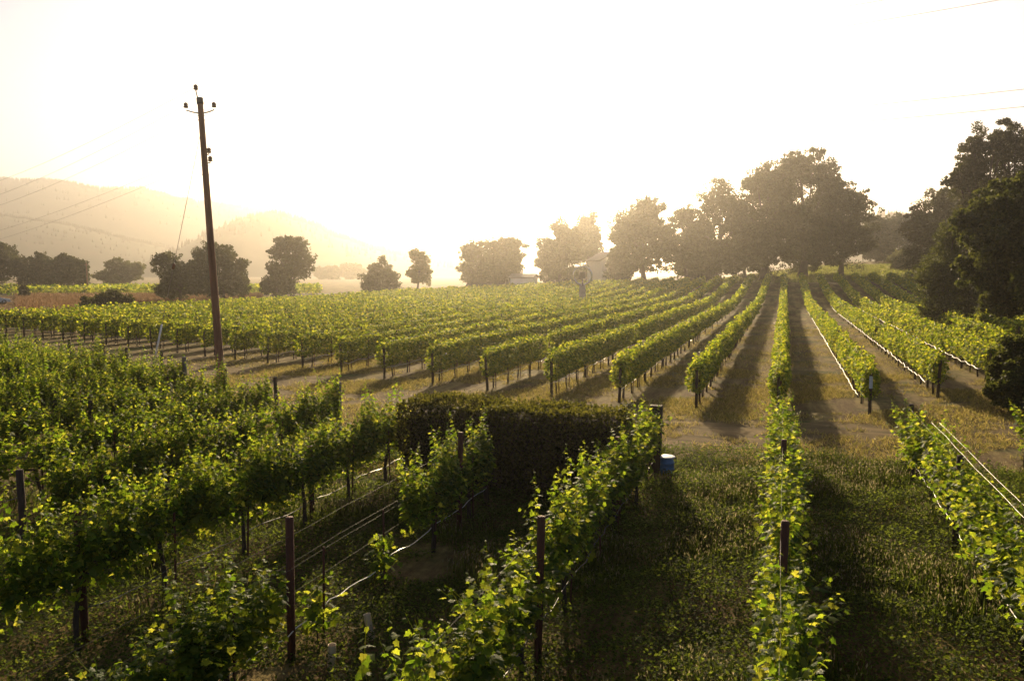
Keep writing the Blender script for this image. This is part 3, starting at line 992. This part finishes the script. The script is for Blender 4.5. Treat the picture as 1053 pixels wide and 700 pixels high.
tag(link('weeds', leaves_mesh('weeds', M['weed'], [leaf_arrays(P, out, nor, r.uniform(.025, .07, n), .6)])), kind='stuff')
# seeding grass among them
n = 95000
x = r.uniform(-15, 7.0, n)
y = r.uniform(4.5, 20.8, n)
dens = snoise(x, y, 0, .8, 12) + .6 * snoise(x, y, 0, 2.4, 5) + .3 * snoise(x, y, 0, 6.0, 3)
ok = (dens > .25 + .10 * (x < -3.2) - .40 * ((y > 11.5) & (x > -1.8)) + .25 * (y < 9)) & (np.abs(x) > .25) & ~((x > hx0 - .2) & (x < hx1 + .2) & (y > hy - .8) & (y < hy + .8))
x, y = x[ok], y[ok]
n = len(x)
hgt = np.clip(.30 + .10 * snoise(x, y, 0, 2.0, 6) + r.normal(0, .07, n), .12, .6)
P = np.stack([x, y, np.zeros(n)], -1)
lean = np.stack([r.normal(0, .16, n), r.normal(0, .16, n), np.ones(n)], -1)
az = r.uniform(0, 2 * math.pi, n)
nor = np.stack([np.cos(az), np.sin(az), np.zeros(n)], -1)
st = leaf_arrays(P, lean, nor, hgt, .018, BLADE, BLADE_F)
tag(link('grass_stalks', leaves_mesh('grass_stalks', M['weed'], [st])), kind='stuff')
P2 = P + lean / np.linalg.norm(lean, axis=1, keepdims=True) * (hgt * .93)[:, None]
tag(link('seeding_grass', leaves_mesh('seeding_grass', M['seed'], [leaf_arrays(P2, lean + r.normal(0, .3, (n, 3)), nor, r.uniform(.03, .075, n), .36, KITE, KITE_F)])), kind='stuff')
# short dry grass on the track verges and between the far rows
n = 330000
x = np.concatenate([r.uniform(-24, 11, n // 2), r.uniform(-30, 12, n // 2)])
y = np.concatenate([r.uniform(16, 40, n // 2), r.uniform(24, 75, n // 2)])
ok = (snoise(x, y, 0, .7, 21) + .6 * snoise(x, y, 0, 2.7, 9) > -.25 + .55 * r.random(n))
x, y = x[ok], y[ok]
n = len(x)
ok = ~((x > hx0) & (x < hx1) & (y > hy - .7) & (y < hy + .7))
x, y = x[ok], y[ok]
P = np.stack([x, y, gz(x, y)], -1)
tag(link('dry_grass', leaves_mesh('dry_grass', M['straw'], [blades('g', P, r.uniform(.05, .20, len(x)), .12, None, .8, r)])), kind='stuff')
# tall russet grass on the bank beside the road
n = 90000
t = r.uniform(-50, 270, n)
zc_ = r.uniform(64, 156, n)
P = np.array([at(a, 300, b) for a, b in zip(t, zc_)])
ok = P[:, 0] < -22.5 * S
t_ = t
ok &= np.abs((P[:, :2] - ra[:2]) @ rn) > 2.1
P, t_ = P[ok], t_[ok]
P[:, 2] = gz(P[:, 0], P[:, 1])
tag(link('bank_grass', leaves_mesh('bank_grass', M['russet'], [blades('g', P, r.uniform(.4, 1.1, len(P)) * np.where(t_ < 16, .22, 1), .12, None, .4, r)])), kind='stuff')
n = 45000
x = r.uniform(-45, 60, n)
y = r.uniform(151, 215, n)
P = np.stack([x, y, gz(x, y)], -1)
tag(link('meadow_grass', leaves_mesh('meadow_grass', M['meadow'], [blades('g', P, r.uniform(.3, .8, n), .35, None, .5, r)])), kind='stuff')
# bright vines far beyond the road, one mass
n = 16000
t = r.uniform(-60, 330, n)
zc_ = 160 + 10 * r.integers(0, 6, n) + r.normal(0, .35, n)
P = np.array([at(a, 300, b) for a, b in zip(t, zc_)])
P[:, 2] = gz(P[:, 0], P[:, 1]) + r.uniform(.5, 1.7, n)
P = P[P[:, 0] < -66]
tag(link('distant_vineyard', leaves_mesh('distant_vineyard', M['vine_far'], [leaf_arrays(P, rand_dirs(len(P), r), rand_dirs(len(P), r) + np.array([0, 0, .6]), r.uniform(.35, .7, len(P)), 1)])), kind='stuff')

# ------------------------------------------------------------------ utility pole, wires
base = at(228, 400, 33.0)
base[2] = 0
topp = at(205.5, 101, 33.3)
axis = topp - base
hp = np.linalg.norm(axis)
root = empty('utility_pole', base)
tag(root, 'tall leaning brown timber utility pole with three pin insulators', 'utility pole')
root.rotation_euler = Vector(axis).to_track_quat('Z', 'X').to_euler()
right = np.array([math.cos(YAW), math.sin(YAW), 0])
part('shaft', tubes('shaft', M['pole'], [(np.stack([np.zeros(12), np.zeros(12), np.linspace(-.3, hp, 12)], -1), np.linspace(.172, .118, 12))], 14), root)
part('top_cap', lathe('top_cap', M['iron'], [(.13, 0), (.145, .02), (.145, .26), (.12, .28)], 14), root, (0, 0, hp - .27))
bpy.context.view_layer.update()
inv = root.matrix_world.inverted()
rx = inv.to_3x3() @ Vector(right)
rx.normalize()
rx = np.array(rx)
INS = [(0, -.14), (.02, -.36)]
ins_mesh = lathe('insulator', M['porcelain'], [(.03, 0), (.095, .02), (.10, .07), (.06, .10), (.095, .12), (.085, .19), (.04, .23), (.02, .24)], 14)


def arm(p0, p1, z_up):
    p0, p1 = np.array(p0), np.array(p1)
    b = part('bracket', tubes('bracket', M['iron'], [(np.array([p0, p0 * .5 + p1 * .5 + (0, 0, -.02), p1, p1 + (0, 0, z_up)]), .030)], 6), root)
    part('insulator', ins_mesh, b, tuple(p1 + np.array([0, 0, z_up])))
    return root.matrix_world @ Vector(p1 + np.array([0, 0, z_up + .12]))


zt = hp - .30
A1 = arm((0, 0, hp - .05) - rx * .08, (0, 0, hp + .30) - rx * .14, .05)
A2 = arm((0, 0, zt - .35) - rx * .1, np.array((0, 0, zt - .22)) - rx * .62, .09)
A3 = arm((0, 0, zt - .35) + rx * .1, np.array((0, 0, zt - .20)) + rx * .58, .09)
B1 = arm((0, 0, hp - 2.42) + rx * .1, np.array((0, 0, hp - 2.40)) + rx * .22, .03)
B2 = arm((0, 0, hp - 2.78) + rx * .1, np.array((0, 0, hp - 2.76)) + rx * .25, .03)
for zz in (.75, .95, 2.9, 3.3):
    part('bolt', tubes('bolt', M['iron'], [(np.array([np.array((0, 0, hp - zz)) - rx * .17, np.array((0, 0, hp - zz)) + rx * .17]), .018)], 6), root)


def cable(a, b, sag, label, rad=.009, name='overhead_wire', cat='wire'):
    a, b = np.array(a), np.array(b)
    t = np.linspace(0, 1, 40)[:, None]
    p = a * (1 - t) + b * t - np.array([0, 0, sag]) * 4 * t * (1 - t)
    o = link(name, tubes(name, M['cable'], [(p, rad)], 5))
    return tag(o, label, cat, 'overhead wires on the utility pole')


cable(A1, at(-40, 198, 75), .5, 'top wire slanting away left from the utility pole tip')
cable(A2, at(-40, 212, 76), .5, 'second wire slanting away left, from the left arm of the pole', .008)
cable(A3, at(-40, 222, 77), .6, 'third wire slanting away left, from the right arm of the pole', .008)
cable(B1, at(-40, 247, 76), .4, 'upper of two low wires running left from mid pole', .007)
cable(B2, at(-40, 256, 76), .4, 'lowest wire running left from mid pole', .007)
cable(A1, at(1150, -42, 26), .45, 'topmost wire crossing the white sky high above the right trees')
cable(A3, at(1150, -22, 27), .45, 'wire crossing the white sky just under the topmost one')
cable(B1, at(1150, 81, 26), .35, 'upper of two lower wires in front of the tall right trees')
cable(B2, at(1150, 100, 26), .35, 'lower wire meeting the tall right trees')
gp = root.matrix_world @ Vector((0, 0, hp - 1.2))
ga = on_ground(156, 385)
g0 = np.array(gp)
root_g = empty('guy_wire', tuple(ga))
tag(root_g, 'thin guy wire from the utility pole to a pale guard tube among vines', 'guy wire')
part('strand', tubes('strand', M['cable'], [(np.array([(0, 0, 0), (g0 - ga) * .5, g0 - ga]), .012)], 5), root_g)
dirg = (g0 - ga) / np.linalg.norm(g0 - ga)
part('guard_tube', tubes('guard_tube', M['white'], [(np.array([dirg * .05, dirg * 2.6]), .04)], 8), root_g)
fi = dirg * (np.linalg.norm(g0 - ga) * .46)
part('strain_insulator', tubes('strain_insulator', M['porcelain'], [(np.array([fi - dirg * .16, fi - dirg * .08, fi + dirg * .08, fi + dirg * .16]), [.03, .07, .07, .03])], 8), root_g)

b2 = at(90, 297, 186)
b2[2] = gz1(b2[0], b2[1])
root = empty('utility_pole', b2)
tag(root, 'thin distant pole against the end of the left grove', 'utility pole')
part('shaft', tubes('shaft', M['pole'], [(np.array([(0, 0, -.2), (0, 0, 7.0)]), [.16, .11])], 8), root)
part('crossarm', bm_mesh('crossarm', box_bm(1.4, .1, .12, (0, 0, 6.6)), M['pole'], False, .01), root)

# ------------------------------------------------------------------ ring sculpture in the vines
zc = 100
c = at(599, 283.5, zc)
zg = gz1(c[0], c[1])
root = empty('ring_sculpture', (c[0], c[1], zg), YAW * .6)
tag(root, 'shiny metal ring round a dark block on a grey pillar among the vines', 'sculpture')
hz = c[2] - zg
pillar = [(-.50, 0), (.50, 0), (.42, .3), (.38, hz - 1.25), (-.38, hz - 1.25), (-.42, .3)]
part('pillar', prism('pillar', M['stone'], pillar, .7, .03), root)
th = np.linspace(0, 2 * math.pi, 49)
Vv, Ll, Tt = tube_arrays(np.stack([1.15 * np.cos(th), 0 * th, 1.15 * np.sin(th)], -1), .13, 10, False)
Ss = np.concatenate([[0], np.cumsum(Tt)[:-1]])
part('ring', raw_mesh('ring', Vv, Ll, Ss, Tt, M['steel'], True), root, (0, 0, hz))
part('block', bm_mesh('block', box_bm(.78, .55, .95, (0, 0, 0)), M['iron'], False, .05), root, (0, 0, hz + .05))
part('neck', tubes('neck', M['iron'], [(np.array([(0, 0, -1.27), (0, 0, -.4)]), [.12, .10])], 10), root, (0, 0, hz))

# ------------------------------------------------------------------ buildings
def house(px, py_base, zc, w, d, eave, ridge, label, name, rot, windows=True, chimney=False):
    c = at(px, py_base, zc)
    zg = gz1(c[0], c[1])
    root = empty(name, (c[0], c[1], zg), YAW + rot)
    tag(root, label, 'building')
    wall = prism('wall', M['white'], [(-w / 2, -.3), (w / 2, -.3), (w / 2, eave), (0, ridge), (-w / 2, eave)], d)
    part('wall', wall, root)
    s = (ridge - eave) / (w / 2)
    o = .4
    roof = [(-w / 2 - o, eave - s * o + .03), (0, ridge + .03), (w / 2 + o, eave - s * o + .03), (w / 2 + o, eave - s * o + .2), (0, ridge + .22), (-w / 2 - o, eave - s * o + .2)]
    rf = part('roof', prism('roof', M['roofing'], roof, d + .7), root)
    if chimney:
        part('chimney', bm_mesh('chimney', box_bm(.8, .8, 2.2, (w * .22, d * .1, ridge - .1)), M['stone'], False, .03), rf)
    if windows:
        for x in (-w * .24, w * .24):
            for z in ((1.6, 4.4) if eave > 4 else (1.5,)):
                f = part('window', bm_mesh('window', box_bm(1.15, .12, 1.5, (x, -d / 2 - .04, z)), M['white'], False, .01), root)
                part('pane', bm_mesh('pane', box_bm(.95, .06, 1.3, (x, -d / 2 - .08, z)), M['glass']), f)
        dr = part('door', bm_mesh('door', box_bm(1.0, .08, 2.1, (0, -d / 2 - .04, 1.05)), M['darkpost'], False, .01), root)
        part('handle', tubes('handle', M['steel'], [(np.array([(.38, -d / 2 - .13, 1.0), (.38, -d / 2 - .13, 1.15)]), .02)], 6), dr)
    return root


house(624, 292, 176, 6.0, 9, 5.9, 7.6, 'white two storey farmhouse half hidden by hazy trees', 'farmhouse', .25, True, True)
house(539, 292, 158, 5.6, 4.5, 2.6, 3.2, 'low pale shed at the foot of the hazy domed tree', 'shed', 1.35, False)

# ------------------------------------------------------------------ silver car at the frame edge
c = at(-8, 309.5, 117)
zg = gz1(c[0], c[1]) + .03
root = empty('parked_car', (c[0], c[1], zg), math.atan2(rd[1], rd[0]))
tag(root, 'silver car on the road at the extreme left frame edge', 'car')
body = [(-2.15, .32), (2.15, .32), (2.2, .62), (2.1, .80), (1.1, .93), (.35, 1.42), (-1.1, 1.45), (-1.9, .98), (-2.18, .9)]
bo = part('body', prism('body', M['carpaint'], body, 1.72, .07), root)
glassp = [(.95, .95), (.32, 1.36), (-1.05, 1.39), (-1.65, .98)]
part('side_window', prism('side_window', M['glass'], glassp, 1.735), root)
part('windscreen', prism('windscreen', M['glass'], [(1.06, .955), (.42, 1.385), (.40, 1.40), (1.10, .975)], 1.4), root)
for x in (-1.35, 1.35):
    for s in (-1, 1):
        w_ = part('wheel', tubes('wheel', M['rubber'], [(np.array([(0, -.1, 0), (0, .1, 0)]), .33)], 20), root, (x, s * .8, .33))
        part('rim', tubes('rim', M['steel'], [(np.array([(0, -.115, 0), (0, .115, 0)]), .2)], 16), w_)
for s in (-1, 1):
    part('headlight', bm_mesh('headlight', box_bm(.1, .34, .14, (2.14, s * .6, .70)), M['lens'], False, .02), root)
    part('tail_light', bm_mesh('tail_light', box_bm(.1, .3, .16, (-2.13, s * .62, .80)), M['redpost'], False, .02), root)

# ------------------------------------------------------------------ blue drum behind the thick post
c = on_ground(685, 489)
root = empty('plastic_drum', (c[0], c[1], 0))
root.scale = (.78, .78, .85)
tag(root, 'blue plastic drum with pale lid beside the thick dark end post', 'drum')
part('body', lathe('body', M['bluedrum'], [(.20, 0), (.225, .02), (.235, .06), (.235, .17), (.245, .18), (.245, .21), (.235, .22), (.235, .36), (.245, .37), (.245, .40), (.23, .41), (.20, .50), (.17, .53)], 24), root)
part('lid', lathe('lid', M['tag'], [(.25, .535), (.262, .54), (.262, .556), (.24, .562)], 24), root)
c = on_ground(690, 500)
o = link('soil_mound', None)
bpy.data.objects.remove(o)
bm = bmesh.new()
bmesh.ops.create_icosphere(bm, subdivisions=4, radius=1)
for v in bm.verts:
    k = 1 + .18 * float(snoise(v.co.x * 3, v.co.y * 3, v.co.z * 3, 1.4))
    v.co = Vector((v.co.x * .55 * k, v.co.y * .4 * k, max(v.co.z, -.3) * .2 * k))
root = link('soil_mound', bm_mesh('soil_mound', bm, M['ground'], True), None, (c[0] - .25, c[1], .02))
tag(root, 'low dark heap of earth at the foot of the blue drum', 'earth heap')

# ------------------------------------------------------------------ haze
bm = box_bm(6800, 6800, 225, (0, 0, 111.5))
m, n_, out = new_mat('haze_air')
pv = n_.nodes.new('ShaderNodeVolumePrincipled')
pv.inputs['Color'].default_value = (0.98, 0.92, 0.85, 1)
pv.inputs['Density'].default_value = HAZE_DENSITY
pv.inputs['Anisotropy'].default_value = HAZE_G
n_.links.new(pv.outputs[0], out.inputs['Volume'])
tag(link('haze', bm_mesh('haze', bm, m)), kind='stuff')
